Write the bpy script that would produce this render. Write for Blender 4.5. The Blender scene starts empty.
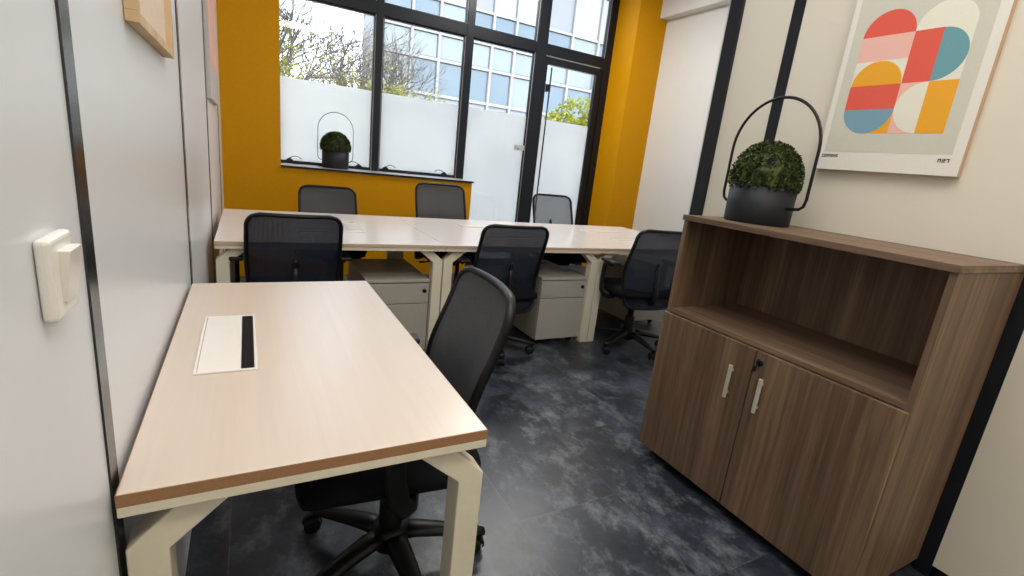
import bpy, bmesh, math, random
from mathutils import Vector, Matrix
SC = bpy.context.scene
C = SC.collection
PI = math.pi

# ------------------------------------------------------------------ materials
def srgb(r, g, b):
    f = lambda c: (c/255)/12.92 if c/255 <= .04045 else ((c/255+.055)/1.055)**2.4
    return (f(r), f(g), f(b), 1)

class Nodes:
    def __init__(s, name):
        s.m = bpy.data.materials.new(name); s.m.use_nodes = True
        s.t = s.m.node_tree; s.t.nodes.clear()
        s.out = s.t.nodes.new('ShaderNodeOutputMaterial')
    def n(s, typ, **kw):
        nd = s.t.nodes.new('ShaderNode'+typ)
        for k, v in kw.items():
            if k.startswith('_'): setattr(nd, k[1:], v)
            else: nd.inputs[k.replace('__', ' ')].default_value = v
        return nd
    def l(s, a, b): s.t.links.new(a, b)
    def bsdf(s, col=None, rough=.5, metal=0, spec=.5):
        b = s.n('BsdfPrincipled')
        if col: b.inputs['Base Color'].default_value = col
        b.inputs['Roughness'].default_value = rough
        b.inputs['Metallic'].default_value = metal
        b.inputs['Specular IOR Level'].default_value = spec
        return b
    def coords(s, scale=(1,1,1), rot=(0,0,0), kind='Object', loc=(0,0,0)):
        tc = s.n('TexCoord'); mp = s.n('Mapping')
        mp.inputs['Scale'].default_value = scale; mp.inputs['Rotation'].default_value = rot; mp.inputs['Location'].default_value = loc
        s.l(tc.outputs[kind], mp.inputs['Vector']); return mp.outputs['Vector']
    def ramp(s, fac, stops):
        r = s.n('ValToRGB'); e = r.color_ramp.elements
        while len(e) < len(stops): e.new(.5)
        for k, (p, c) in enumerate(stops): e[k].position = p; e[k].color = c
        s.l(fac, r.inputs['Fac']); return r.outputs['Color']
    def noise(s, vec, scale, detail=4, rough=.5, dist=0):
        n = s.n('TexNoise'); n.inputs['Scale'].default_value = scale; n.inputs['Detail'].default_value = detail
        n.inputs['Roughness'].default_value = rough; n.inputs['Distortion'].default_value = dist
        s.l(vec, n.inputs['Vector']); return n.outputs['Fac']
    def bump(s, h, b, strength=.2, dist=.002):
        bp = s.n('Bump'); bp.inputs['Strength'].default_value = strength; bp.inputs['Distance'].default_value = dist
        s.l(h, bp.inputs['Height']); s.l(bp.outputs['Normal'], b.inputs['Normal'])
    def done(s, sh): s.l(sh, s.out.inputs['Surface']); return s.m

def paint(name, col, rough=.5, spec=.5, var=.06, scale=30, metal=0, bump=0):
    """plain surface with a faint mottled tone"""
    k = Nodes(name); b = k.bsdf(None, rough, metal, spec)
    f = k.noise(k.coords(), scale, 3)
    d = tuple(c*(1-var) for c in col[:3])+(1,); u = tuple(min(1, c*(1+var)) for c in col[:3])+(1,)
    k.l(k.ramp(f, [(.3, d), (.7, u)]), b.inputs['Base Color'])
    if bump: k.bump(f, b, bump, .001)
    return k.done(b.outputs['BSDF'])

def wood(name, dark, mid, light, scale=(60, 60, 2.2), rough=.5, spec=.35, big=1.0):
    k = Nodes(name); b = k.bsdf(None, rough, 0, spec)
    v = k.coords(scale); f1 = k.noise(v, 1.0, 8, .62, .3)
    v2 = k.coords(tuple(s*.12 for s in scale)); f2 = k.noise(v2, 1.0, 3, .5, .8)
    mx = k.n('Math', _operation='MULTIPLY_ADD'); k.l(f2, mx.inputs[0]); mx.inputs[1].default_value = .5*big; 
    m2 = k.n('Math', _operation='MULTIPLY'); k.l(f1, m2.inputs[0]); m2.inputs[1].default_value = 1-.5*big
    k.l(m2.outputs[0], mx.inputs[2])
    k.l(k.ramp(mx.outputs[0], [(.33, dark), (.5, mid), (.67, light)]), b.inputs['Base Color'])
    k.bump(f1, b, .12, .0008)
    return k.done(b.outputs['BSDF'])

M = {}
M['wall'] = paint('wall_white', srgb(226, 224, 219), .45, .35, .012, 6)
M['panel'] = paint('panel_white', srgb(220, 223, 227), .3, .4, .01, 5)
M['panel_right'] = paint('panel_cream', srgb(218, 211, 195), .5, .3, .012, 5)
M['mustard'] = paint('mustard_paint', srgb(208, 145, 0), .6, .15, .03, 40, bump=.05)
M['ceil'] = paint('ceiling_white', srgb(235, 233, 228), .8, .2, .01, 8)
M['black_metal'] = paint('black_metal', srgb(21, 25, 31), .34, .35, .1, 50)
M['gloss_black'] = paint('black_anodised', srgb(14, 15, 17), .22, .8, .1, 50)
M['black_plastic'] = paint('black_plastic', srgb(11, 12, 14), .42, .35, .15, 120)
M['rubber'] = paint('rubber', srgb(16, 17, 18), .5, .4, .1, 90)
M['cream'] = paint('cream_steel', srgb(225, 217, 196), .4, .4, .02, 60)
M['putty'] = paint('putty_steel', srgb(170, 167, 155), .42, .4, .03, 60)
M['steel'] = paint('brushed_steel', srgb(214, 209, 196), .3, .5, .04, 90, metal=.35)
M['alu'] = paint('pale_aluminium', srgb(200, 202, 205), .3, .5, .03, 60, metal=.4)
M['white_plastic'] = paint('white_plastic', srgb(232, 228, 222), .22, .5, .01, 30)
M['grille'] = paint('brush_slot', srgb(10, 10, 11), .8, .2, .3, 400)
M['pot'] = paint('matt_black_pot', srgb(22, 25, 30), .55, .4, .08, 30)
M['dark_gap'] = paint('dark_recess', srgb(10, 10, 10), .8, .1, .1, 30)
M['edge'] = paint('edge_band', srgb(158, 118, 84), .6, .3, .08, 220)
M['edge_pale'] = paint('pale_edge_band', srgb(196, 170, 146), .6, .3, .06, 220)
M['walnut'] = wood('walnut_doors', srgb(74, 57, 44), srgb(110, 88, 68), srgb(142, 117, 90), (70, 70, 2.4))
M['walnut_h'] = wood('walnut_flat', srgb(78, 61, 48), srgb(114, 92, 74), srgb(144, 120, 97), (70, 2.4, 70))
M['oak'] = wood('pale_desktop', srgb(206, 190, 175), srgb(210, 195, 181), srgb(214, 200, 187), (60, 1.6, 60), .3, .95)
M['oak_x'] = wood('benchtop_glare', srgb(230, 222, 217), srgb(234, 227, 223), srgb(238, 232, 229), (1.6, 60, 60), .2, .7)  # pale desk wood whitened: window glare on the benches is put into the colour
M['beech'] = wood('pale_frame_wood', srgb(184, 152, 112), srgb(204, 174, 136), srgb(220, 194, 160), (50, 50, 3), .55, .3)
M['frame_edge'] = wood('poster_frame_wood', srgb(180, 146, 116), srgb(196, 164, 134), srgb(208, 180, 150), (50, 50, 3), .55, .3)
M['kraft'] = paint('beige_board', srgb(226, 208, 184), .8, .2, .06, 140)

def flat(name, r, g, b): 
    k = 'art_'+name
    M[k] = paint(k, srgb(r, g, b), .65, .25, .05, 500); return M[k]
flat('mat', 226, 222, 212); flat('grey', 204, 201, 186); flat('red', 222, 94, 78); flat('pink', 234, 184, 170)
flat('cream', 228, 224, 206); flat('yellow', 234, 166, 48); flat('blue', 122, 160, 176); flat('teal', 108, 156, 164); flat('ink', 46, 44, 38)

# chair mesh: a weave with tiny holes
def mesh_mat(name, col, hole, thr):
    k = Nodes(name)
    b = k.bsdf(col, .6, 0, .3)
    tc = k.n('TexCoord'); sp = k.n('SeparateXYZ'); k.l(tc.outputs['Object'], sp.inputs[0])
    outs = []
    for ax, per in (('X', .0055), ('Z', .0055)):
        m = k.n('Math', _operation='MULTIPLY'); k.l(sp.outputs[ax], m.inputs[0]); m.inputs[1].default_value = 2*PI/per
        s = k.n('Math', _operation='SINE'); k.l(m.outputs[0], s.inputs[0])
        g = k.n('Math', _operation='GREATER_THAN'); k.l(s.outputs[0], g.inputs[0]); g.inputs[1].default_value = thr
        outs.append(g.outputs[0])
    h = k.n('Math', _operation='MULTIPLY'); k.l(outs[0], h.inputs[0]); k.l(outs[1], h.inputs[1])
    h2 = k.n('Math', _operation='MULTIPLY'); k.l(h.outputs[0], h2.inputs[0]); h2.inputs[1].default_value = hole
    tr = k.n('BsdfTransparent'); mx = k.n('MixShader')
    tl = k.n('BsdfTranslucent', Color=srgb(70, 74, 82)); m0 = k.n('MixShader', Fac=.2)
    k.l(b.outputs[0], m0.inputs[1]); k.l(tl.outputs[0], m0.inputs[2])
    k.l(h2.outputs[0], mx.inputs['Fac']); k.l(m0.outputs[0], mx.inputs[1]); k.l(tr.outputs[0], mx.inputs[2])
    return k.done(mx.outputs[0])
M['mesh_open'] = mesh_mat('open_mesh', srgb(52, 54, 58), 1.0, -.1)
M['mesh_dense'] = mesh_mat('dense_mesh', srgb(82, 83, 86), .3, .62)
M['mesh'] = mesh_mat('chair_mesh', srgb(21, 28, 44), .27, .36)

def fabric():
    k = Nodes('seat_fabric'); b = k.bsdf(None, .85, 0, .2)
    f = k.noise(k.coords(), 700, 2)
    k.l(k.ramp(f, [(.3, srgb(8, 9, 12)), (.7, srgb(16, 18, 23))]), b.inputs['Base Color']); k.bump(f, b, .3, .001)
    return k.done(b.outputs[0])
M['fabric'] = fabric()

def floor_mat():
    k = Nodes('slate_vinyl'); b = k.bsdf(None, .3, 0, .55)
    tc = k.n('TexCoord')
    mp = k.n('Mapping'); mp.inputs['Rotation'].default_value = (0, 0, -PI/2); mp.inputs['Location'].default_value = (-1.265, 1.03, 0)
    # tile joints run along the room: brick rows are laid along y
    sp = k.n('SeparateXYZ'); k.l(tc.outputs['Object'], sp.inputs[0])
    ax = k.n('Math', _operation='ADD'); k.l(sp.outputs['X'], ax.inputs[0]); ax.inputs[1].default_value = -1.03+4.6
    ay = k.n('Math', _operation='ADD'); k.l(sp.outputs['Y'], ay.inputs[0]); ay.inputs[1].default_value = -1.265+9.2+.46
    cb = k.n('CombineXYZ'); k.l(ay.outputs[0], cb.inputs['X']); k.l(ax.outputs[0], cb.inputs['Y'])
    br = k.n('TexBrick'); br.offset = .5; br.inputs['Scale'].default_value = 1
    br.inputs['Brick Width'].default_value = .92; br.inputs['Row Height'].default_value = .46; br.inputs['Mortar Size'].default_value = .0022
    br.inputs['Mortar Smooth'].default_value = .2
    br.inputs['Color1'].default_value = (0, 0, 0, 1); br.inputs['Color2'].default_value = (1, 1, 1, 1); br.inputs['Mortar'].default_value = (.5, .5, .5, 1)
    k.l(cb.outputs[0], br.inputs['Vector'])
    # each tile gets its own slice of the pattern
    ml = k.n('VectorMath', _operation='MULTIPLY_ADD'); k.l(br.outputs['Color'], ml.inputs[0]); ml.inputs[1].default_value = (7, 3, 11); k.l(tc.outputs['Object'], ml.inputs[2])
    def nz(scale, det, rough, dist, sc):
        m = k.n('Mapping'); m.inputs['Scale'].default_value = sc; k.l(ml.outputs[0], m.inputs['Vector']); return k.noise(m.outputs[0], scale, det, rough, dist)
    a = nz(3.0, 9, .74, .1, (1, 1, 1)); c = nz(7.5, 10, .76, .1, (1.0, .7, 1)); 
    ca = k.ramp(a, [(.36, srgb(26, 30, 37)), (.52, srgb(43, 49, 60)), (.68, srgb(76, 84, 98))])
    fc = k.ramp(c, [(.50, (0, 0, 0, 1)), (.70, (.62, .62, .62, 1))])
    mx = k.n('MixRGB'); mx.inputs['Color2'].default_value = srgb(142, 146, 150); k.l(fc, mx.inputs['Fac']); k.l(ca, mx.inputs['Color1'])
    mj = k.n('MixRGB'); mj.inputs['Color2'].default_value = srgb(104, 110, 116)
    fm = k.n('Math', _operation='MULTIPLY'); k.l(br.outputs['Fac'], fm.inputs[0]); fm.inputs[1].default_value = .24
    k.l(fm.outputs[0], mj.inputs['Fac']); k.l(mx.outputs[0], mj.inputs['Color1']); k.l(mj.outputs[0], b.inputs['Base Color'])
    rr = k.n('MapRange'); k.l(c, rr.inputs[0]); rr.inputs[1].default_value = .3; rr.inputs[2].default_value = .7; rr.inputs[3].default_value = .28; rr.inputs[4].default_value = .42
    k.l(rr.outputs[0], b.inputs['Roughness']); k.bump(c, b, .08, .001)
    return k.done(b.outputs[0])
M['floor'] = floor_mat()

def glass_mat():
    k = Nodes('window_glass'); tr = k.n('BsdfTransparent', Color=(.95, .97, .98, 1)); g = k.n('BsdfGlossy', Roughness=.02)
    fr = k.n('Fresnel', IOR=1.45); mx = k.n('MixShader'); k.l(fr.outputs[0], mx.inputs['Fac']); k.l(tr.outputs[0], mx.inputs[1]); k.l(g.outputs[0], mx.inputs[2])
    return k.done(mx.outputs[0])
M['glass'] = glass_mat()
def film_mat():
    k = Nodes('frosted_film'); f = k.noise(k.coords(), 2.5, 3)
    t = k.n('BsdfTranslucent'); k.l(k.ramp(f, [(.3, (.86, .86, .85, 1)), (.7, (.93, .93, .915, 1))]), t.inputs['Color'])
    d = k.n('BsdfDiffuse', Color=(.85, .86, .87, 1)); mx = k.n('MixShader', Fac=.25)
    k.l(t.outputs[0], mx.inputs[1]); k.l(d.outputs[0], mx.inputs[2]); return k.done(mx.outputs[0])
M['film'] = film_mat()

def leaf_mat(name, a, b_, c, tl=.25):
    k = Nodes(name); b = k.bsdf(None, .5, 0, .4); f = k.noise(k.coords(), 45, 2)
    col = k.ramp(f, [(.35, a), (.5, b_), (.68, c)]); k.l(col, b.inputs['Base Color'])
    t = k.n('BsdfTranslucent'); k.l(col, t.inputs['Color']); mx = k.n('MixShader', Fac=tl); k.l(b.outputs[0], mx.inputs[1]); k.l(t.outputs[0], mx.inputs[2])
    return k.done(mx.outputs[0])
M['leaf'] = leaf_mat('boxwood_leaf', srgb(26, 36, 16), srgb(50, 64, 26), srgb(98, 108, 44))
M['leaf_spring'] = leaf_mat('spring_leaf', srgb(108, 118, 22), srgb(140, 146, 40), srgb(168, 170, 62), .5)
M['bark'] = paint('bark', srgb(84, 80, 76), .9, .2, .2, 30)
M['facade'] = paint('facade_white', srgb(124, 128, 132), .6, .3, .02, 3)
M['facade_glass'] = paint('facade_glass', srgb(74, 92, 106), .15, .6, .12, .35)
M['facade_pale'] = paint('facade_pale_glass', srgb(100, 112, 118), .2, .6, .08, .4)
M['facade_slate'] = paint('facade_grey', srgb(104, 110, 118), .4, .5, .06, .6)
M['paving'] = paint('outdoor_paving', srgb(190, 188, 182), .9, .2, .05, 4)

# ------------------------------------------------------------------ mesh helpers
def _finish(bm, faces_before, mi, smooth):
    for f in bm.faces:
        if f not in faces_before: f.material_index = mi; f.smooth = smooth
def add_box(bm, x0, x1, y0, y1, z0, z1, bev=0, seg=2, mi=0, mat=None, smooth=False):
    """box, edges rounded"""
    before = set(bm.faces)
    r = bmesh.ops.create_cube(bm, size=1)
    vs = r['verts']
    for v in vs: v.co = Vector(((x0+x1)/2+v.co.x*(x1-x0), (y0+y1)/2+v.co.y*(y1-y0), (z0+z1)/2+v.co.z*(z1-z0)))
    if bev:
        es = list({e for v in vs for e in v.link_edges})
        bmesh.ops.bevel(bm, geom=es, offset=min(bev, .49*min(abs(x1-x0), abs(y1-y0), abs(z1-z0))), segments=seg, profile=.5, affect='EDGES')
    new = [f for f in bm.faces if f not in before]
    if mat is not None:
        bmesh.ops.transform(bm, matrix=mat, verts=list({v for f in new for v in f.verts}))
    for f in new: f.material_index = mi; f.smooth = smooth
    return bm
def add_prism(bm, pts, axis, a, b, mi=0, bev=0):
    """closed outline pts (2-D, counter-clockwise or not) extruded along axis from a to b"""
    def P(p, t):
        return {'x': (t, p[0], p[1]), 'y': (p[0], t, p[1]), 'z': (p[0], p[1], t)}[axis]
    A = [bm.verts.new(P(p, a)) for p in pts]; B = [bm.verts.new(P(p, b)) for p in pts]
    fs = [bm.faces.new(A), bm.faces.new(B)]
    n = len(pts)
    for i in range(n): fs.append(bm.faces.new((A[i], A[(i+1) % n], B[(i+1) % n], B[i])))
    bmesh.ops.recalc_face_normals(bm, faces=fs)
    if bev:
        es = list({e for f in fs for e in f.edges}); bmesh.ops.bevel(bm, geom=es, offset=bev, segments=2, profile=.5, affect='EDGES')
    for f in fs:
        if f.is_valid: f.material_index = mi
    return bm
def add_lathe(bm, prof, centre=(0,0,0), seg=32, mi=0, smooth=True, mat=None):
    """profile [(r, z)] turned about z"""
    rings = []
    for r, z in prof:
        if r < 1e-6: rings.append([bm.verts.new((centre[0], centre[1], centre[2]+z))])
        else: rings.append([bm.verts.new((centre[0]+r*math.cos(2*PI*i/seg), centre[1]+r*math.sin(2*PI*i/seg), centre[2]+z)) for i in range(seg)])
    fs = []
    for a, b in zip(rings, rings[1:]):
        for i in range(seg):
            j = (i+1) % seg
            if len(a) == 1 and len(b) == 1: continue
            if len(a) == 1: fs.append(bm.faces.new((a[0], b[j], b[i])))
            elif len(b) == 1: fs.append(bm.faces.new((a[i], a[j], b[0])))
            else: fs.append(bm.faces.new((a[i], a[j], b[j], b[i])))
    for f in fs: f.smooth = smooth; f.material_index = mi
    bmesh.ops.recalc_face_normals(bm, faces=fs)
    if mat is not None: bmesh.ops.transform(bm, matrix=mat, verts=list({v for r in rings for v in r}))
    return bm
def add_tube(bm, pts, rad, seg=8, closed=False, mi=0, flat=None, up=None, smooth=True):
    """tube along pts; rad may be one number or one per point; flat=(ru,rv) section scale"""
    pts = [Vector(p) for p in pts]; n = len(pts)
    rads = rad if isinstance(rad, (list, tuple)) else [rad]*n
    fu, fv = flat or (1, 1)
    rings = []; prev = None
    for i in range(n):
        if closed: t = pts[(i+1) % n]-pts[i-1]
        else: t = pts[min(i+1, n-1)]-pts[max(i-1, 0)]
        t.normalize()
        if up is not None: ref = Vector(up)
        elif prev is not None: ref = prev
        else: ref = Vector((0, 0, 1)) if abs(t.z) < .9 else Vector((1, 0, 0))
        u = ref-t*ref.dot(t)
        if u.length < 1e-5: u = Vector((1, 0, 0))-t*t.x
        u.normalize(); v = t.cross(u); prev = u
        rings.append([bm.verts.new(pts[i]+u*(rads[i]*fu*math.cos(2*PI*k/seg))+v*(rads[i]*fv*math.sin(2*PI*k/seg))) for k in range(seg)])
    fs = []
    m = n if closed else n-1
    for i in range(m):
        a, b = rings[i], rings[(i+1) % n]
        for k in range(seg): fs.append(bm.faces.new((a[k], a[(k+1) % seg], b[(k+1) % seg], b[k])))
    if not closed: fs.append(bm.faces.new(rings[0])); fs.append(bm.faces.new(rings[-1]))
    bmesh.ops.recalc_face_normals(bm, faces=fs)
    for f in fs: f.smooth = smooth; f.material_index = mi
    return bm
def BM(): return bmesh.new()
def obj(name, bm, mats, parent=None, label=None):
    me = bpy.data.meshes.new(name); bm.to_mesh(me); bm.free()
    for m in (mats if isinstance(mats, (list, tuple)) else [mats]): me.materials.append(m)
    o = bpy.data.objects.new(name, me); C.objects.link(o)
    if parent: o.parent = parent
    if label: o['label'] = label
    return o
def tag(o, label, cat, group=None, kind=None):
    o['label'] = label; o['category'] = cat
    if group: o['group'] = group
    if kind: o['kind'] = kind
    return o
def thing(name, label, cat, loc=(0,0,0), rz=0, group=None):
    o = bpy.data.objects.new(name, None); C.objects.link(o); o.empty_display_size = .1
    o.location = loc; o.rotation_euler = (0, 0, rz); return tag(o, label, cat, group)
def struct(name, bm, m, parent=None):
    o = obj(name, bm, m, parent)
    if not parent: o['kind'] = 'structure'
    return o
def dup(root, loc, rz, label):
    r = root.copy(); C.objects.link(r); r.location = loc; r.rotation_euler = (0, 0, rz); r['label'] = label
    for ch in list(root.children):
        c = ch.copy(); C.objects.link(c); c.parent = r
        for g in list(ch.children):
            d = g.copy(); C.objects.link(d); d.parent = c
    return r
def box_obj(name, dims, m, parent=None, bev=.002, label=None):
    return obj(name, add_box(BM(), *dims, bev=bev), m, parent, label)

# ------------------------------------------------------------------ room
WX = 2.2854      # face of the right partition
WY, GY = 4.9715, 5.4136   # inner face of the window wall, plane of the glazing
FX = 4.70        # far right wall
H = 3.45
Y0 = -1.7
struct('floor', add_box(BM(), -.1, 4.9, Y0-.1, GY+.1, -.08, 0), M['floor'])
struct('ceiling', add_box(BM(), -.1, 4.9, Y0-.1, GY+.1, H, H+.1), M['ceil'])
struct('wall_left', add_box(BM(), -.1, 0, Y0, GY+.06, 0, H), M['panel'])
struct('wall_front', add_box(BM(), -.1, 4.9, Y0-.1, Y0, 0, H), M['wall'])
bm = BM(); add_box(bm, WX, WX+.1, Y0, 1.80, .052, H); 
struct('wall_right', bm, M['panel_right'])
struct('baseboard_right', add_box(BM(), WX+.012, WX+.088, Y0, 1.80, 0, .052), M['black_plastic'])
struct('wall_side', add_box(BM(), WX+.1, 4.9, 1.70, 1.80, 0, H), M['wall'])
struct('wall_far', add_box(BM(), FX, FX+.1, 1.80, GY+.06, 0, H), M['wall'])
struct('trim_1', add_box(BM(), FX-.12, FX, 1.80, WY, 3.12, H, bev=.004), M['wall'])   # boxed-in beam under the ceiling
bm = BM()
add_box(bm, 0, .4547, WY, GY+.06, 0, H)
add_box(bm, .4547, 2.332, WY, GY+.06, 0, 1.012)
add_box(bm, 4.258, FX, WY, GY+.06, 0, H)
struct('wall_back', bm, M['mustard'])
bm = BM(); add_box(bm, .4547, 2.345, WY-.012, GY-.04, 1.012, 1.027, bev=.003)
sill = struct('trim_2', bm, M['alu'])
bm = BM(); add_box(bm, .4547, 2.347, WY-.016, WY-.012, 1.008, 1.026)
struct('trim_3', bm, M['black_metal'])

# black profiles between the wall panels
n = 4
for y0, y1 in ((.793, .833), (2.012, 2.052), (3.243, 3.283), (4.475, 4.515), (-.43, -.39)):
    struct('trim_%d' % n, add_box(BM(), 0, .003, y0, y1, 0, H), M['gloss_black']); n += 1
for y0, y1 in ((1.487, 1.54), (.505, .552), (-.49, -.43)):
    struct('trim_%d' % n, add_box(BM(), WX-.003, WX, y0, y1, .0, H), M['black_metal']); n += 1
bm = BM(); add_box(bm, WX-.02, WX+.12, 1.80, 1.872, 0, H, bev=.003); struct('trim_%d' % n, bm, M['black_metal']); n += 1
bm = BM(); add_box(bm, WX-.012, WX+.112, 1.872, 1.884, 0, H); struct('trim_%d' % n, bm, M['alu']); n += 1

# ------------------------------------------------------------------ glazing
TZ0, TZ1 = 2.533, 2.645
SILL = 1.027
def empty_struct(name):
    o = bpy.data.objects.new(name, None); C.objects.link(o); o['kind'] = 'structure'; return o
FD0, FD1 = GY-.045, GY+.045
# heavy black mullions and transom
bm = BM()
add_box(bm, 1.343, 1.412, FD0, FD1, SILL, H)
add_box(bm, 2.300, 2.378, FD0, FD1, 0, H)
add_box(bm, 3.17, 3.31, FD0, FD1, 0, H)
add_box(bm, 4.16, 4.258, FD0, FD1, 0, H)
add_box(bm, .4547, 4.258, FD0+.004, FD1-.004, TZ0, TZ1)
add_box(bm, 2.378, 3.17, FD0+.004, FD1-.004, 0, .06)
struct('trim_%d' % n, bm, M['black_metal']); n += 1
def glazing(name, x0, x1, z0, z1, sash, film_top=None, y=GY, fb=None):
    w = empty_struct(name)
    b = BM()
    for a in ((x0, x0+sash, z0, z1), (x1-sash, x1, z0, z1), (x0+sash, x1-sash, z0, z0+(fb or sash)), (x0+sash, x1-sash, z1-sash, z1)):
        add_box(b, a[0], a[1], y-.022, y+.022, a[2], a[3], bev=.002)
    obj('window_frame', b, M['black_metal'], w)
    for xa in (x0+.001, x1-.007): obj('seal', add_box(BM(), xa, xa+.006, y-.026, y-.022, z0, z1), M['alu'], w)
    zb = z0+(fb or sash)
    obj('window_pane', add_box(BM(), x0+sash, x1-sash, y-.004, y+.004, zb, z1-sash), M['glass'], w)
    if film_top:
        obj('frosted_film', add_box(BM(), x0+sash, x1-sash, y+.0045, y+.0055, zb, film_top), M['film'], w)
    return w
FT = 1.822
w1 = glazing('window_1', .4547, 1.343, SILL, TZ0, .016, FT, fb=.03)
w2 = glazing('window_2', 1.412, 2.300, SILL, TZ0, .016, FT, fb=.03)
w3 = glazing('window_3', 2.378, 3.17, .06, TZ0, .016, FT)
glazing('window_4', .4547, 1.343, TZ1, H, .014)
glazing('window_5', 1.412, 2.300, TZ1, H, .014)
glazing('window_6', 2.378, 3.17, TZ1, H, .014)
glazing('window_7', 3.31, 4.16, TZ1, H, .014)
# sash stays lying on the sill frame
def stay(x, parent, flip):
    b = BM(); s = -1 if flip else 1
    add_prism(b, [(x-.035, 1.057), (x+.035, 1.057), (x+.022, 1.072), (x+.004, 1.085), (x-.018, 1.074)], 'y', GY-.05, GY-.022)
    pts = [(x+s*(.0+.11*t), GY-.036, 1.08+.022*math.sin(PI*t)) for t in [i/10 for i in range(11)]]
    add_tube(b, pts, .0035, 6)
    obj('window_latch', b, M['black_metal'], parent)
stay(.553, w1, False); stay(1.211, w1, True); stay(1.489, w2, False); stay(2.151, w2, True)
# lock plate on the frosted pane beside the door
b = BM(); add_box(b, 3.03, 3.155, GY-.03, GY-.006, 1.425, 1.485, bev=.004); add_box(b, 3.05, 3.09, GY-.05, GY-.03, 1.447, 1.463, bev=.003)
obj('lock_plate', b, M['alu'], w3)
# glazed door
d = empty_struct('door_1')
b = BM()
for a in ((3.312, 3.352, .01, 2.52), (4.075, 4.158, .01, 2.52), (3.352, 4.075, 2.44, 2.52), (3.352, 4.075, .01, .12)):
    add_box(b, a[0], a[1], GY-.03, GY+.03, a[2], a[3], bev=.003)
obj('door_frame', b, M['black_metal'], d)
obj('door_pane', add_box(BM(), 3.352, 4.075, GY-.004, GY+.004, .12, 2.44), M['glass'], d)
obj('frosted_film', add_box(BM(), 3.352, 4.075, GY+.0045, GY+.0055, .12, FT), M['film'], d)
b = BM(); add_tube(b, [(3.388, GY-.07, .35), (3.388, GY-.07, 2.40)], .009, 10)
add_box(b, 3.352, 3.40, GY-.075, GY-.03, 2.13, 2.21, bev=.004); add_box(b, 3.352, 3.40, GY-.075, GY-.03, .42, .50, bev=.004)
obj('door_handle', b, M['black_metal'], d)

# ------------------------------------------------------------------ desks
def leg_bm(x_out, s, y0, y1, zt=.70, pw=.056, hz=.625, run=.08):
    """upright post that cranks inwards under the top; x_out = outer face, s = inward direction"""
    b = BM()
    x = lambda d: x_out+s*d
    c = .016
    pts = [(x(0), 0.004), (x(0), hz-.002), (x(run+.0), zt), (x(run+pw+.022), zt), (x(pw), hz-.014), (x(pw), 0.004)]
    if s < 0: pts = pts[::-1]
    add_prism(b, pts, 'y', y0, y1, bev=.003)
    return b
def cable_port(root, x0, x1, y0, y1, z, slot):
    """flush white cable flap; slot = side on which the black brush strip lies"""
    b = BM(); t = .0045
    add_box(b, x0, x1, y0, y0+.006, z, z+t, bev=.001); add_box(b, x0, x1, y1-.006, y1, z, z+t, bev=.001)
    add_box(b, x0, x0+.006, y0+.006, y1-.006, z, z+t, bev=.001); add_box(b, x1-.006, x1, y0+.006, y1-.006, z, z+t, bev=.001)
    p = obj('cable_port', b, M['white_plastic'], root)
    i = (x0+.007, x1-.007, y0+.007, y1-.007)
    w = .027 if slot == '+x' else .012
    if slot == '+x': lid, br = (i[0], i[1]-w, i[2], i[3]), (i[1]-w+.001, i[1], i[2], i[3])
    elif slot == '+y': lid, br = (i[0], i[1], i[2], i[3]-w), (i[0], i[1], i[3]-w+.001, i[3])
    else: lid, br = (i[0], i[1], i[2]+w, i[3]), (i[0], i[1], i[2], i[2]+w-.001)
    obj('flap', add_box(BM(), *lid, z, z+.004, bev=.001), M['white_plastic'], p)
    obj('brush_strip', add_box(BM(), *br, z, z+.0025), M['grille'], p)

dx0, dx1, dy0, dy1 = .0088, .6024, .7741, 1.9497
desk = thing('desk', 'pale wood single desk with cream legs standing against the white panel wall', 'desk', (0, 0, 0))
obj('tabletop', add_box(BM(), dx0+.001, dx1-.001, dy0+.001, dy1-.001, .719, .74, bev=.0015), M['oak'], desk)
b = BM()
for a in ((dx0, dx1, dy0-.0005, dy0+.001), (dx0, dx1, dy1-.001, dy1), (dx0, dx0+.001, dy0+.001, dy1-.001), (dx1-.001, dx1, dy0+.001, dy1-.001)):
    add_box(b, *a, .7185, .7392)
obj('edge_band', b, M['edge'], desk, 'brown edge banding')
b = BM()
add_box(b, dx0, dx1, dy0, dy0+.05, .700, .7183, bev=.002); add_box(b, dx0, dx1, dy1-.05, dy1, .700, .7183, bev=.002)
add_box(b, dx0+.10, dx0+.15, dy0+.05, dy1-.05, .690, .7183); add_box(b, dx1-.15, dx1-.10, dy0+.05, dy1-.05, .690, .7183)
obj('desk_frame', b, M['cream'], desk)
for xo, s in ((dx0+.0, 1), (dx1+.012, -1)):
    for y in (dy0+.022, dy1-.082):
        obj('leg', leg_bm(xo, s, y, y+.06, .70), M['cream'], desk)
cable_port(desk, .072, .198, 1.168, 1.562, .7402, '+x')

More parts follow.
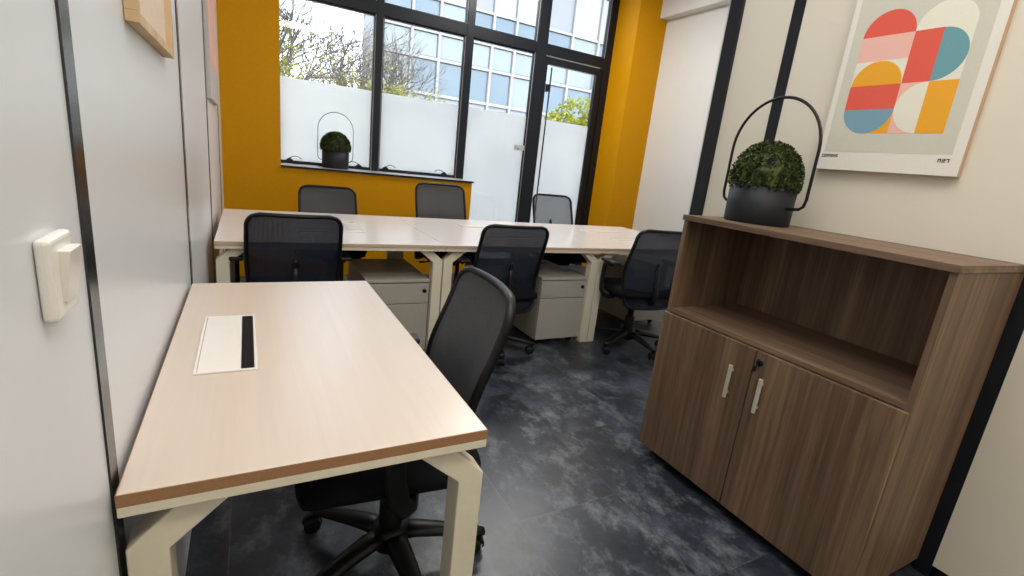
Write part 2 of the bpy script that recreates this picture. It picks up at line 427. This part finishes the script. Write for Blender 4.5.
RY0, RY1, RX0, UW = 2.745, 3.965, .035, 1.2045
def bench(x0, label, grp='white bench desks in a row under the window'):
    t = thing('bench_desk', label, 'desk', (x0, 0, 0), 0, grp)
    w = UW-.003
    obj('tabletop', add_box(BM(), 0, w, RY0, RY1, .7225, .74, bev=.0015), M['oak_x'], t)
    for a in ((0, w, RY0-.001, RY0), (0, w, RY1, RY1+.001)): obj('edge_band', add_box(BM(), *a, .7222, .7392), M['edge_pale'], t, 'brown edge banding')
    b = BM(); add_box(b, 0, w, RY0+.004, RY0+.05, .700, .7223, bev=.002); add_box(b, 0, w, RY1-.05, RY1-.004, .700, .7223, bev=.002)
    add_box(b, .06, .11, RY0+.05, RY1-.05, .690, .7223); add_box(b, w-.11, w-.06, RY0+.05, RY1-.05, .690, .7223)
    obj('desk_frame', b, M['cream'], t)
    for xo, s in ((.002, 1), (w-.002, -1)):
        for y in (RY0+.03, RY1-.09): obj('leg', leg_bm(xo, s, y, y+.06, .70, .06, .64, .07), M['cream'], t)
    cable_port(t, .42, .80, 3.10, 3.215, .7402, '+y')
    cable_port(t, .42, .80, 3.515, 3.63, .7402, '-y')
    return t
bt = bench(RX0, 'pale bench desk at the left end of the row, touching the panel wall')
bt2 = dup(bt, (RX0+UW, 0, 0), 0, 'pale bench desk in the middle of the row, between its two neighbours')
bt3 = dup(bt, (RX0+2*UW, 0, 0), 0, 'pale bench desk at the right end of the row, by the mustard column')

# ------------------------------------------------------------------ pedestals
def pedestal(loc, label):
    t = thing('drawer_pedestal', label, 'drawer unit', loc, 0, 'mobile drawer pedestals under the bench desks')
    w, dp, zt = .385, .58, .512
    b = BM(); z0 = .046
    add_box(b, 0, .012, .02, dp, z0, zt-.02, bev=.001); add_box(b, w-.012, w, .02, dp, z0, zt-.02, bev=.001)
    add_box(b, .012, w-.012, dp-.012, dp, z0, zt-.02); add_box(b, .012, w-.012, .02, dp-.012, z0, z0+.012)
    obj('cabinet_body', b, M['putty'], t)
    obj('top', add_box(BM(), -.002, w+.002, -.002, dp+.002, zt-.02, zt, bev=.003), M['putty'], t)
    for za, zb in ((.36, .486), (.046, .355)):
        d = obj('drawer', add_box(BM(), .001, w-.001, 0, .019, za, zb, bev=.003), M['putty'], t)
    b = BM(); add_lathe(b, [(0, .012), (.011, .012), (.013, .009), (.013, 0), (0, 0)], seg=20, mat=Matrix.Translation((w-.03, 0, .44)) @ Matrix.Rotation(PI/2, 4, 'X'))
    obj('lock', b, M['black_plastic'], t, 'black round lock')
    for x in (.05, w-.05):
        for y in (.06, dp-.06):
            b = BM(); add_box(b, x-.014, x+.014, y-.018, y+.014, .034, .046, bev=.002)
            for dx in (-.010, .010):
                add_lathe(b, [(0, -.006), (.017, -.006), (.019, -.004), (.019, .004), (.017, .006), (0, .006)], seg=18, mat=Matrix.Translation((x+dx, y, .0192)) @ Matrix.Rotation(PI/2, 4, 'Y'))
            obj('caster', b, M['rubber'], t)
    return t
pd = pedestal((.785, 2.81, 0), 'grey two-drawer pedestal under the left bench desk, behind the near desk corner')
dup(pd, (1.99, 2.80, 0), 0, 'grey two-drawer pedestal with a black lock under the middle bench desk')
dup(pd, (3.045, 3.03, 0), 0, 'grey pedestal under the right bench desk, mostly hidden by a chair')

# ------------------------------------------------------------------ office chairs
def smooth(a, b, t): t = max(0, min(1, (t-a)/(b-a))); return t*t*(3-2*t)
ZB0, ZB1 = .335, .896
def back_pt(u, z, dz=0):
    """u in -1..1 across, z height -> point on the backrest's front sheet (chair faces +y)"""
    v = (z-ZB0)/(ZB1-ZB0); r = .06; hw = .203+.020*smooth(0, .55, v)-.004*smooth(.6, 1, v)
    d = min(z-ZB0, ZB1-z)
    if d < r: hw -= r-math.sqrt(max(0, r*r-(r-d)**2))
    x = u*hw
    y = -.205+.026*math.exp(-((v-.34)/.24)**2)-.060*smooth(.5, 1.02, v)-.008*(1-smooth(0, .25, v))
    y += .055*(x/.23)**2*(1-.25*v)
    return Vector((x, y, z))
def make_chair():
    t = thing('office_chair', 'chair', 'chair', (0, 0, 0), 0, 'black mesh-back office chairs')
    # backrest
    nz, nu = 44, 22; b = BM(); rows = []
    zs = []
    for i in range(nz+1):
        s = i/nz; zs.append(ZB0+(ZB1-ZB0)*(s-.055*math.sin(2*PI*s)/1.0*1.0))
    for z in zs: rows.append([b.verts.new(back_pt(-1+2*j/nu, z)) for j in range(nu+1)])
    for a, c in zip(rows, rows[1:]):
        for j in range(nu): 
            f = b.faces.new((a[j], a[j+1], c[j+1], c[j])); f.smooth = True
    back = obj('backrest', b, M['mesh'], t)
    # rim
    loop = [back_pt(-1, z) for z in zs]+[back_pt(-1+2*j/nu, ZB1) for j in range(1, nu)]+[back_pt(1, z) for z in zs[::-1]]+[back_pt(1-2*j/nu, ZB0) for j in range(1, nu)]
    pts = []
    for p in loop:
        if not pts or (p-pts[-1]).length > .004: pts.append(p)
    b = BM(); add_tube(b, [p+Vector((0, -.006, 0)) for p in pts], .0105, 8, closed=True, up=(0, 1, 0), flat=(1.35, 1.0))
    obj('back_frame', b, M['black_plastic'], t)
    # lumbar pad and spine
    b = BM()
    lp = [back_pt(0, z)+Vector((0, -.020, 0)) for z in (.585, .60, .625, .65, .665)]
    add_tube(b, lp, [.008, .015, .017, .015, .008], 10, flat=(1, .6), up=(1, 0, 0))
    obj('lumbar_knob', b, M['black_plastic'], t)
    b = BM()
    sp = [(0, -.04, .365), (0, -.15, .362), (0, -.212, .375), (0, -.240, .42), (0, -.228, .50), (0, -.216, .575), (0, -.214, .62)]
    add_tube(b, sp, [.026, .026, .026, .025, .022, .018, .012], 10, flat=(1.0, .55), up=(1, 0, 0))
    obj('spine', b, M['black_plastic'], t)
    # seat
    b = BM(); nx, ny = 18, 20; W2, Y0_, Y1_ = .238, -.215, .272
    def sp_(i, j, top):
        a = -1+2*i/nx; c = -1+2*j/ny
        k = .30; x = W2*a*math.sqrt(max(0, 1-k*c*c*abs(c)**3*.55)); y = (Y0_+Y1_)/2+(Y1_-Y0_)/2*c*math.sqrt(max(0, 1-k*a*a*abs(a)**3*.55))
        e = max(abs(a), abs(c)); dome = 1-smooth(.80, 1.0, e)
        if top: z = .445+.030*dome+.006*a*a-.022*smooth(.55, 1, c)
        else: z = .405+.0*dome+.016*(1-dome)-.012*smooth(.6, 1, c)
        return (x, y, z)
    T = [[b.verts.new(sp_(i, j, True)) for j in range(ny+1)] for i in range(nx+1)]
    U = [[b.verts.new(sp_(i, j, False)) for j in range(ny+1)] for i in range(nx+1)]
    for i in range(nx):
        for j in range(ny):
            b.faces.new((T[i][j], T[i+1][j], T[i+1][j+1], T[i][j+1])); b.faces.new((U[i][j], U[i][j+1], U[i+1][j+1], U[i+1][j]))
    for i in range(nx): b.faces.new((T[i][0], U[i][0], U[i+1][0], T[i+1][0])); b.faces.new((T[i][ny], T[i+1][ny], U[i+1][ny], U[i][ny]))
    for j in range(ny): b.faces.new((T[0][j], T[0][j+1], U[0][j+1], U[0][j])); b.faces.new((T[nx][j], U[nx][j], U[nx][j+1], T[nx][j+1]))
    bmesh.ops.recalc_face_normals(b, faces=b.faces[:])
    for f in b.faces: f.smooth = True
    obj('seat', b, M['fabric'], t)
    b = BM(); add_box(b, -.20, .20, -.18, .22, .385, .407, bev=.009, seg=3)
    add_box(b, -.075, .075, -.13, .12, .335, .387, bev=.015, seg=3)
    add_tube(b, [(.07, .03, .36), (.21, .05, .355)], .006, 8); add_box(b, .19, .245, .037, .063, .348, .362, bev=.005)
    obj('seat_mechanism', b, M['black_plastic'], t)
    # armrests
    for s in (-1, 1):
        b = BM()
        pts = [(s*.19, -.02, .395), (s*.235, -.01, .390), (s*.262, .01, .396), (s*.268, .035, .425), (s*.268, .045, .49), (s*.268, .044, .57), (s*.268, .04, .61), (s*.268, .025, .628), (s*.268, .0, .632), (s*.268, -.06, .632)]
        add_tube(b, pts, [.020, .022, .024, .024, .022, .02, .019, .018, .017, .015], 10, flat=(.55, 1.25), up=(s, 0, 0.01))
        a = obj('armrest', b, M['black_plastic'], t)
        obj('arm_pad', add_box(BM(), s*.268-.034, s*.268+.034, -.115, .055, .634, .656, bev=.010, seg=3), M['rubber'], a)
    # column
    b = BM(); add_lathe(b, [(0, .048), (.020, .05), (.032, .062), (.036, .075), (.036, .225), (.032, .232), (.024, .234), (.024, .34), (0, .34)], seg=24)
    obj('gas_column', b, M['black_plastic'], t)
    b = BM(); add_lathe(b, [(.036, .066), (.052, .070), (.056, .08), (.056, .128), (.050, .140), (.036, .145)], seg=28)
    obj('base_hub', b, M['black_plastic'], t)
    for k in range(5):
        a = 2*PI*k/5+.31
        m = Matrix.Rotation(a, 4, 'Z')
        P = [(.03, 0, .112), (.08, 0, .113), (.15, 0, .103), (.22, 0, .089), (.28, 0, .078), (.305, 0, .074)]
        b = BM(); add_tube(b, [m @ Vector(p) for p in P], [.036, .035, .031, .027, .022, .016], 10, flat=(.62, 1.0), up=(0, 0, 1))
        lg = obj('base_leg', b, M['black_plastic'], t)
        b = BM(); yaw = a+.9+k*.6
        mc = Matrix.Translation(m @ Vector((.29, 0, 0))) @ Matrix.Rotation(yaw, 4, 'Z')
        add_lathe(b, [(0, .052), (.008, .052), (.008, .078), (0, .078)], seg=10, mat=mc)
        for q in (-.015, .015):
            add_lathe(b, [(0, -.0085), (.020, -.0085), (.0265, -.005), (.0265, .006), (.022, .0085), (0, .0085)], seg=22, mat=mc @ Matrix.Translation((.014, q, .0268)) @ Matrix.Rotation(PI/2, 4, 'X'))
        hood = [(.014+.031*math.cos(q), .0268+.031*math.sin(q)) for q in [PI*(.12+.95*i/12) for i in range(13)]]
        before = set(b.verts); add_tube(b, [(x, 0, z) for x, z in hood], .006, 8, flat=(1.1, .55), up=(0, 1, 0))
        bmesh.ops.transform(b, matrix=mc, verts=[v for v in b.verts if v not in before])
        obj('caster', b, M['rubber'], lg)
    return t
def pose(t, base_rot, lift=0, mat=None, back=0):
    """turn the five-star base on its own, raise the seat on the gas column, choose the back fabric"""
    for c in t.children:
        k = c.name.split('.')[0]
        if k == 'base_leg': c.rotation_euler = (0, 0, base_rot)
        elif k == 'gas_column': c.scale = (1, 1, 1+lift/.34)
        elif k in ('backrest', 'back_frame', 'lumbar_knob', 'spine'): c.location = (0, 0, lift+back)
        elif k != 'base_hub': c.location = (0, 0, lift)
        if k == 'backrest' and mat:
            c.material_slots[0].link = 'OBJECT'; c.material_slots[0].material = mat
ch = make_chair()
ch.location = (.555, 1.262, 0); ch.rotation_euler = (0, 0, PI/2-.09)
ch['label'] = 'black mesh office chair pulled up to the near single desk'
seats = (
    (.395, 2.88, 0.0, .2, 0, 0, None, 'black mesh office chair seen from behind at the left bench desk, beside the panel wall'),
    (1.64, 2.82, -.05, .5, 0, 0, None, 'black mesh office chair seen from behind at the middle bench desk'),
    (2.72, 2.65, -.12, .76, .02, .01, None, 'black mesh office chair half hidden behind the walnut cabinet at the right bench desk'),
    (.775, 4.12, PI, .2, .01, 0, M['mesh_dense'], 'black office chair across the bench desks, below the window sill plant'),
    (1.675, 3.90, PI, .4, .03, .088, M['mesh_dense'], 'black office chair across the bench desks, by the end of the low mustard wall'),
    (2.845, 3.90, PI, .1, .03, .07, M['mesh_open'], 'grey-looking mesh office chair across the bench desks, in front of the glass door'))
made = [dup(ch, (x, y, 0), rz, lab) for x, y, rz, br, lf, bl, mt, lab in seats]
pose(ch, .50, 0, M['mesh_dense'], .022)
for o, (x, y, rz, br, lf, bl, mt, lab) in zip(made, seats): pose(o, br, lf, mt, bl)

# ------------------------------------------------------------------ cabinet
cx0, cx1, cy0, cy1, cz = 1.8197, WX-.004, .5471, 1.4918, 1.13
cab = thing('storage_cabinet', 'walnut-effect storage cabinet with open shelf above two doors, against the right wall', 'cabinet', (0, 0, 0))
b = BM(); T = .019
for y0, y1 in ((cy0, cy0+T), (cy1-T, cy1)):
    obj('side_panel', add_box(BM(), cx0+.004, cx1, y0, y1, .045, cz-.022, bev=.001), M['walnut'], cab)
obj('top', add_box(BM(), cx0-.004, cx1, cy0-.004, cy1+.004, cz-.022, cz, bev=.0015), M['walnut_h'], cab)
obj('back_panel', add_box(BM(), cx1-.012, cx1-.002, cy0+T, cy1-T, .06, cz-.022), M['walnut'], cab)
obj('shelf', add_box(BM(), cx0+.004, cx1-.012, cy0+T, cy1-T, .703, .722, bev=.001), M['walnut_h'], cab)
obj('bottom_panel', add_box(BM(), cx0+.024, cx1-.012, cy0+T, cy1-T, .048, .067), M['walnut_h'], cab)
obj('plinth', add_box(BM(), cx0+.05, cx1-.01, cy0+.03, cy1-.03, 0.001, .0455), M['dark_gap'], cab, 'dark recessed plinth')
mid = 1.0245
for y0, y1, hy in ((cy0+.001, mid-.0022, .972), (mid+.0022, cy1-.001, 1.100)):
    dr = obj('door', add_box(BM(), cx0-.014, cx0+.003, y0, y1, .05, .7005, bev=.0012), M['walnut'], cab)
    b = BM(); add_box(b, cx0-.035, cx0-.026, hy-.007, hy+.007, .478, .612, bev=.002)
    for z in (.494, .586): add_box(b, cx0-.027, cx0-.0135, hy-.004, hy+.004, z, z+.010)
    obj('handle', b, M['steel'], dr, 'brushed steel bar handle')
    if y0 < 1:
        b = BM(); mt = Matrix.Translation((cx0-.014, 1.003, .662)) @ Matrix.Rotation(-PI/2, 4, 'Y')
        add_lathe(b, [(0, 0), (.014, 0), (.014, .003), (.012, .005), (0, .005)], seg=22, mat=mt)
        add_box(b, cx0-.030, cx0-.018, .999, 1.007, .654, .670, bev=.002)
        add_box(b, cx0-.036, cx0-.028, 1.0, 1.012, .628, .652, bev=.004)
        obj('lock', b, [M['black_metal']], dr, 'dark lock with its key')

# ------------------------------------------------------------------ planters
def planter(loc, label, R, ph, fr, fz, ftop, hoop_hw, hoop_z, hoop_top, rz, wire, seed):
    """pot radius R and height ph; foliage dome radius fr centred at fz; hoop in the local x-z plane"""
    rnd = random.Random(seed)
    t = thing('potted_plant', label, 'plant', loc, rz)
    b = BM(); add_lathe(b, [(0, .001), (R*.96, .001), (R*.985, .004), (R, ph), (R-.006, ph+.001), (R-.008, ph-.03), (0, ph-.03)], seg=48)
    p = obj('pot', b, M['pot'], t)
    w, ht = hoop_hw, hoop_top
    pts = [(-R+.004, 0, hoop_z+.0), (-R-.012, 0, hoop_z-.002), (-w+.022, 0, hoop_z+.002), (-w+.006, 0, hoop_z+.014), (-w, 0, hoop_z+.04)]
    zc = ht-w
    for i in range(25):
        a = PI-PI*i/24; pts.append((w*math.cos(a), 0, zc+w*math.sin(a)))
    pts += [(-x, y, z) for x, y, z in pts[:5]][::-1]
    b = BM(); add_tube(b, pts, wire, 8, up=(0, 1, 0)); obj('hoop_handle', b, M['black_plastic'], t)
    b = BM()
    prof = [(0, ph-.028), (fr*.80, ph-.02)]
    for i in range(9):
        a = -.25+(PI/2+.25)*i/8; prof.append((max(0, .90*fr*math.cos(a)) if i < 8 else 0, fz+(ftop-fz)*.90*math.sin(a)))
    add_lathe(b, prof, seg=28)
    for _ in range(3200):
        a = rnd.uniform(0, 2*PI); s = rnd.uniform(-.28, 1); e = math.asin(s)
        nrm = Vector((math.cos(a)*math.cos(e), math.sin(a)*math.cos(e), math.sin(e)))
        k = rnd.uniform(.87, 1.0)
        c = Vector((nrm.x*fr*k, nrm.y*fr*k, fz+nrm.z*(ftop-fz)*k))
        if c.z < ph-.004 and Vector((c.x, c.y)).length < R: continue
        d = (nrm+Vector((rnd.gauss(0, .55), rnd.gauss(0, .55), rnd.gauss(.1, .55)))).normalized()
        sd = d.cross(Vector((rnd.gauss(0, 1), rnd.gauss(0, 1), rnd.gauss(0, 1)))).normalized(); up = sd.cross(d)
        L, wd = rnd.uniform(.009, .015), rnd.uniform(.004, .0068)
        q = [c-d*L*.5, c+sd*wd+up*.002, c+d*L*.5, c-sd*wd+up*.002]
        f = b.faces.new([b.verts.new(x) for x in q])
    obj('foliage', b, M['leaf'], t)
    return t
planter((2.055, 1.325, 1.1305), 'round boxwood in a black pot with a hoop handle, on top of the walnut cabinet', .127, .150, .138, .178, .332, .200, .075, .495, PI/2-.08, .0058, 3)
planter((.955, 5.20, 1.0275), 'small boxwood in a black pot with a thin hoop handle, on the window sill', .126, .175, .146, .205, .350, .166, .075, .525, .05, .0030, 5)

# ------------------------------------------------------------------ poster on the right wall
px = WX-.001
pt = thing('framed_poster', 'framed poster of coloured geometric half circles on the cream right wall', 'poster', (0, 0, 0))
PY0, PY1, PZ0, PZ1 = .782, 1.257, 1.375, 2.075
b = BM(); e = .007; dpt = .024
for a in ((PY0, PY1, PZ0, PZ0+e), (PY0, PY1, PZ1-e, PZ1), (PY0, PY0+e, PZ0+e, PZ1-e), (PY1-e, PY1, PZ0+e, PZ1-e)):
    add_box(b, px-dpt, px, *a, bev=.0015)
obj('picture_frame', b, M['frame_edge'], pt)
xp = px-dpt-.003
pr = obj('print', add_box(BM(), xp, xp+.0025, PY0+.0005, PY1-.0005, PZ0+.0005, PZ1-.0005), M['art_mat'], pt)
def patch(outline, mat, lay, name='print_shape'):
    b = BM(); add_prism(b, outline, 'x', xp-.0004*lay, xp-.0004*lay+.0003); return b
def rect(y0, y1, z0, z1): return [(y0, z0), (y1, z0), (y1, z1), (y0, z1)]
def half(cy, cz_, r, a0): return [(cy+r*math.cos(a0+PI*i/24), cz_+r*math.sin(a0+PI*i/24)) for i in range(25)]
u = .0857; yl, ym, yn, yr = 1.198, 1.026, .9405, .856
zA, zB, zC, zD, zE, zF = 1.857, 1.771, 1.6855, 1.600, 1.5135, 1.943
art = [(rect(.812, 1.236, 1.444, 2.03), 'grey', 1),
       (half(1.112, zA, u, 0), 'red', 2), (rect(ym, yl, zB, zA), 'pink', 2), (rect(ym, yl, zC, zB), 'cream', 2), (half(1.112, zC, u-.001, 0), 'yellow', 3),
       (rect(ym, yl, zD, zC), 'red', 2), (rect(ym, 1.112, zE, zD), 'yellow', 2), (half(1.112, zD, u, PI), 'blue', 3),
       (half(yn, zA, u, 0), 'cream', 2), (rect(yn, ym, zC, zA), 'red', 2), (rect(yr, yn, zC, zA), 'cream', 2), (half(yn, zB, u-.001, PI/2+PI), 'teal', 3),
       (rect(yn, ym, zE, zC), 'pink', 2), (half(yn, zD, u, PI/2-PI), 'cream', 3), (rect(yr, yn, zE, zC), 'yellow', 2)]
art[11] = (half(yn, zB, u-.001, PI/2), 'teal', 3); art[13] = (half(yn, zD, u, -PI/2), 'cream', 3)
for o_, c_, l_ in art: obj('print_shape', patch(o_, c_, l_), M['art_'+c_], pr)
# tiny captions under the picture
def strokes(y_right, z0, hgt, glyphs, wd, gap):
    """block letters made of bars; y runs right to left as one faces the wall"""
    b = BM(); y = y_right
    for g in glyphs:
        for (a0, b0, a1, b1) in g: 
            add_prism(b, rect(y-wd*max(a0, a1), y-wd*min(a0, a1), z0+hgt*b0, z0+hgt*b1), 'x', xp-.0008, xp-.0005)
        y -= wd+gap
    return b
Lg = {'C': [(0, 0, .3, 1), (.3, 0, 1, .25), (.3, .75, 1, 1)], 'O': [(0, 0, .3, 1), (.7, 0, 1, 1), (.3, 0, .7, .25), (.3, .75, .7, 1)],
      'M': [(0, 0, .25, 1), (.75, 0, 1, 1), (.4, .3, .6, 1), (.25, .75, .75, 1)], 'N': [(0, 0, .25, 1), (.75, 0, 1, 1), (.25, .5, .75, .85)],
      'A': [(0, 0, .28, 1), (.72, 0, 1, 1), (.28, .7, .72, 1), (.28, .3, .72, .5)], 'S': [(0, 0, 1, .2), (0, .4, 1, .6), (0, .8, 1, 1), (0, .5, .3, .9), (.7, .1, 1, .5)],
      'n': [(0, 0, .3, 1), (.7, 0, 1, 1), (.3, .75, .7, 1)], '2': [(0, 0, 1, .2), (0, .8, 1, 1), (.7, .5, 1, .9), (0, .4, 1, .6), (0, .1, .3, .5)], '7': [(0, .75, 1, 1), (.6, 0, .9, .75)]}
obj('caption', strokes(1.241, 1.4235, .0105, [Lg[c] for c in 'COMMONS'], .0075, .0016), M['art_ink'], pr)
obj('caption', strokes(.8475, 1.419, .012, [Lg['n'], Lg['2'], Lg['7']], .0095, .0025), M['art_ink'], pr)

# ------------------------------------------------------------------ left wall things
def pic(name, label, y0, y1, z0, z1, dp, bw, fm, cm, inset):
    t = thing(name, label, 'picture', (0, 0, 0))
    b = BM()
    for a in ((y0, y1, z0, z0+bw), (y0, y1, z1-bw, z1), (y0, y0+bw, z0+bw, z1-bw), (y1-bw, y1, z0+bw, z1-bw)): add_box(b, .001, dp, *a, bev=.001)
    obj('picture_frame', b, fm, t); obj('board', add_box(BM(), .002, dp-inset, y0+bw, y1-bw, z0+bw, z1-bw), cm, t)
pic('shadow_box_frame', 'pale wooden box frame around a beige board, on the left panel wall above the desk', 1.182, 1.69, 1.434, 2.05, .0225, .019, M['beech'], M['kraft'], .014)
t = thing('canvas_picture', 'thin pink and white print seen edge-on at the far end of the left wall', 'picture', (0, 0, 0))
obj('canvas', add_box(BM(), .001, .022, 3.33, 4.12, 1.43, 2.23, bev=.001), paint('canvas_edge', srgb(196, 188, 184), .7, .2, .04, 60), t)
obj('print', add_box(BM(), .0221, .0228, 3.335, 4.115, 1.62, 2.225), paint('pink_print', srgb(226, 182, 164), .7, .2, .08, 12), t, 'pink upper part of the print')

sw = thing('light_switch', 'white plastic light switch with a tilted rocker on the left panel wall', 'light switch', (0, 0, 0))
b = BM(); add_box(b, .0005, .014, .628, .702, 1.052, 1.139, bev=.005, seg=3); obj('switch_plate', b, M['white_plastic'], sw)
b = BM(); add_prism(b, [(.013, 1.068), (.0165, 1.068), (.024, 1.124), (.013, 1.124)], 'y', .650, .692, bev=.001); obj('rocker', b, M['white_plastic'], sw)

# ------------------------------------------------------------------ outside
struct('ground', add_box(BM(), -14, 34, GY+.12, 40, -.3, -.12), M['paving'])
ob = thing('office_building', 'pale office building with a grid of bluish windows across the street', 'building', (0, 18, 0))
b = BM(); add_box(b, 4.05, 22, .25, 2.2, -.2, 13); obj('wall', b, M['facade'], ob)
xs = [4.3, 5.3, 6.3, 7.4, 8.35, 9.3, 10.6, 11.85, 13.15, 14.4]
rows = [(-.1, 1.2, 'facade_pale'), (1.3, 3.3, 'facade_slate'), (3.4, 4.48, 'facade_glass'), (4.62, 5.36, 'facade_pale'), (5.5, 6.42, 'facade_glass'), (6.56, 8.1, 'facade'), (8.25, 9.6, 'facade_pale')]
for z0, z1, mt in rows:
    for i in range(len(xs)-1):
        m_ = mt
        if (i*7+int(z0*3)) % 5 == 0 and mt == 'facade_glass': m_ = 'facade_pale'
        if mt == 'facade' : m_ = 'facade' if i % 3 else 'facade_slate'
        w = obj('window', add_box(BM(), xs[i]+.06, xs[i+1]-.06, .19, .25, z0, z1, bev=.01), M[m_], ob)
b = BM()
for x in xs: add_box(b, x-.045, x+.045, .08, .25, -.1, 12.5)
for z in (1.25, 3.35, 4.55, 5.43, 6.49, 8.18, 9.7): add_box(b, 4.05, 14.6, .12, .25, z-.05, z+.05)
obj('facade_grid', b, M['facade'], ob)

def tree(loc, label, seed, h, mat_leaf, nleaf, cat='tree', lean=0):
    rnd = random.Random(seed); t = thing('street_tree', label, cat, loc)
    b = BM(); tips = []
    def grow(p, d, L, r, lev):
        pts = [p]; q = p.copy(); dd = d.copy()
        for i in range(4):
            dd = (dd+Vector((rnd.gauss(0, .13), rnd.gauss(0, .13), rnd.gauss(.03, .1)))).normalized(); q = q+dd*L/4; pts.append(q.copy())
        add_tube(b, pts, [r*(1-.13*i) for i in range(5)], 6 if lev < 2 else 3)
        if lev >= 5: tips.append(q); return
        tips.append(q)
        for k in range(5 if lev < 3 else (4 if lev < 4 else 3)):
            s = pts[rnd.choice([2, 3, 4, 4])]
            ax = Vector((rnd.gauss(0, 1), rnd.gauss(0, 1), rnd.gauss(.35, .6))).normalized()
            nd = (dd*.75+ax*.75).normalized(); grow(s, nd, L*rnd.uniform(.6, .82), max(.004, r*.56), lev+1)
    grow(Vector((0, 0, 0)), Vector((lean, 0, 1)), h*.34, .085, 0)
    obj('trunk', b, M['bark'], t)
    low = [q for q in tips if q.z < 3.0] or tips
    b = BM()
    for _ in range(nleaf):
        c = rnd.choice(low)+Vector((rnd.gauss(0, .12), rnd.gauss(0, .12), rnd.gauss(0, .12))); a = Vector((rnd.gauss(0, 1), rnd.gauss(0, 1), rnd.gauss(0, 1))).normalized()
        s = a.cross(Vector((0, .3, 1))).normalized(); L = rnd.uniform(.02, .045)
        b.faces.new([b.verts.new(x) for x in (c-a*L, c+s*L*.6, c+a*L, c-s*L*.6)])
    obj('foliage', b, mat_leaf, t)
    return t
tree((1.0, 9.6, -.12), 'bare-branched tree with sparse spring leaves outside the left window pane', 11, 4.6, M['leaf_spring'], 2600, lean=.12)
tree((3.3, 14.6, -.12), 'second bare tree standing behind the first outside the left window', 4, 4.8, M['leaf_spring'], 2400, lean=-.1)
tree((-1.2, 12.9, -.12), 'bare tree at the far left outside the left window', 8, 4.6, M['leaf_spring'], 2400, lean=.1)
tree((2.0, 15.4, -.12), 'taller bare tree furthest back, close to the pale office building', 21, 5.6, M['leaf_spring'], 2400)
rnd = random.Random(2)
bush = thing('garden_shrub', 'yellow-green rounded shrub outside behind the glass door', 'shrub', (8.4, 12, -.12))
b = BM(); add_tube(b, [(0, 0, 0), (.05, 0, .8), (0, .05, 1.9)], [.05, .04, .03], 8); obj('stem', b, M['bark'], bush)
b = BM()
for _ in range(3500):
    s = Vector((rnd.gauss(0, 1), rnd.gauss(0, 1), rnd.gauss(0, 1))).normalized()*rnd.uniform(.72, 1)
    k = rnd.choice([(0, 2.7, .72), (-.55, 2.4, .6), (.55, 2.5, .6), (.1, 2.0, .75)])
    c = Vector((k[0]+s.x*k[2], s.y*k[2]*.8, k[1]+s.z*k[2]*.95)); a = Vector((rnd.gauss(0, 1), rnd.gauss(0, 1), rnd.gauss(0, 1))).normalized(); q = a.cross(Vector((.2, .1, 1))).normalized(); L = rnd.uniform(.04, .08)
    b.faces.new([b.verts.new(x) for x in (c-a*L, c+q*L*.6, c+a*L, c-q*L*.6)])
obj('foliage', b, M['leaf_spring'], bush)

# ------------------------------------------------------------------ light
w = bpy.data.worlds.new('sky'); SC.world = w; w.use_nodes = True
nt = w.node_tree; bg = nt.nodes['Background']
sk = nt.nodes.new('ShaderNodeTexSky'); sk.sky_type = 'NISHITA'; sk.sun_disc = False; sk.sun_elevation = math.radians(42); sk.sun_rotation = math.radians(200); sk.air_density = 1.0; sk.dust_density = 3.0; sk.ozone_density = 1.0
hs = nt.nodes.new('ShaderNodeHueSaturation'); hs.inputs['Saturation'].default_value = .36
nt.links.new(sk.outputs[0], hs.inputs['Color']); nt.links.new(hs.outputs[0], bg.inputs['Color']); bg.inputs['Strength'].default_value = 1.02
sun = bpy.data.lights.new('sun', 'SUN'); sun.energy = .6; sun.angle = .05; sun.color = (1, .95, .88)
so = bpy.data.objects.new('sun', sun); C.objects.link(so)
so.rotation_euler = Vector((-.45, 1.0, -1.0)).to_track_quat('-Z', 'Y').to_euler()
def area(name, loc, sx, sy, e, col=(1, .975, .94)):
    l = bpy.data.lights.new(name, 'AREA'); l.shape = 'RECTANGLE'; l.size = sx; l.size_y = sy; l.energy = e; l.color = col
    o = bpy.data.objects.new(name, l); C.objects.link(o); o.location = loc; return o
area('ceiling_lamp', (1.1, -.7, H-.02), 1.2, .6, 42, (1, .90, .76))
area('ceiling_lamp', (.85, .95, H-.02), 1.6, .9, 31, (.95, .975, 1))
area('ceiling_lamp', (2.75, 4.25, H-.02), 1.2, .5, 66, (1, .985, .96))

# ------------------------------------------------------------------ camera
yaw, pitch, roll = .5102, -.2494, .1104
f = Vector((math.sin(yaw)*math.cos(pitch), math.cos(yaw)*math.cos(pitch), math.sin(pitch)))
r0 = Vector((math.cos(yaw), -math.sin(yaw), 0)); u0 = r0.cross(f)
c, s = math.cos(roll), math.sin(roll)
R_ = c*r0+s*u0; U_ = -s*r0+c*u0
cam = bpy.data.cameras.new('camera'); co = bpy.data.objects.new('camera', cam); C.objects.link(co)
co.matrix_world = Matrix(((R_.x, U_.x, -f.x, .1881), (R_.y, U_.y, -f.y, 0), (R_.z, U_.z, -f.z, 1.261), (0, 0, 0, 1)))
cam.sensor_width = 36; cam.lens = 486.376/1024*36; cam.clip_start = .02
SC.camera = co
SC.view_settings.view_transform = 'Standard'; SC.view_settings.look = 'None'; SC.view_settings.gamma = 1
SC.view_settings.use_curve_mapping = False; SC.view_settings.exposure = 0
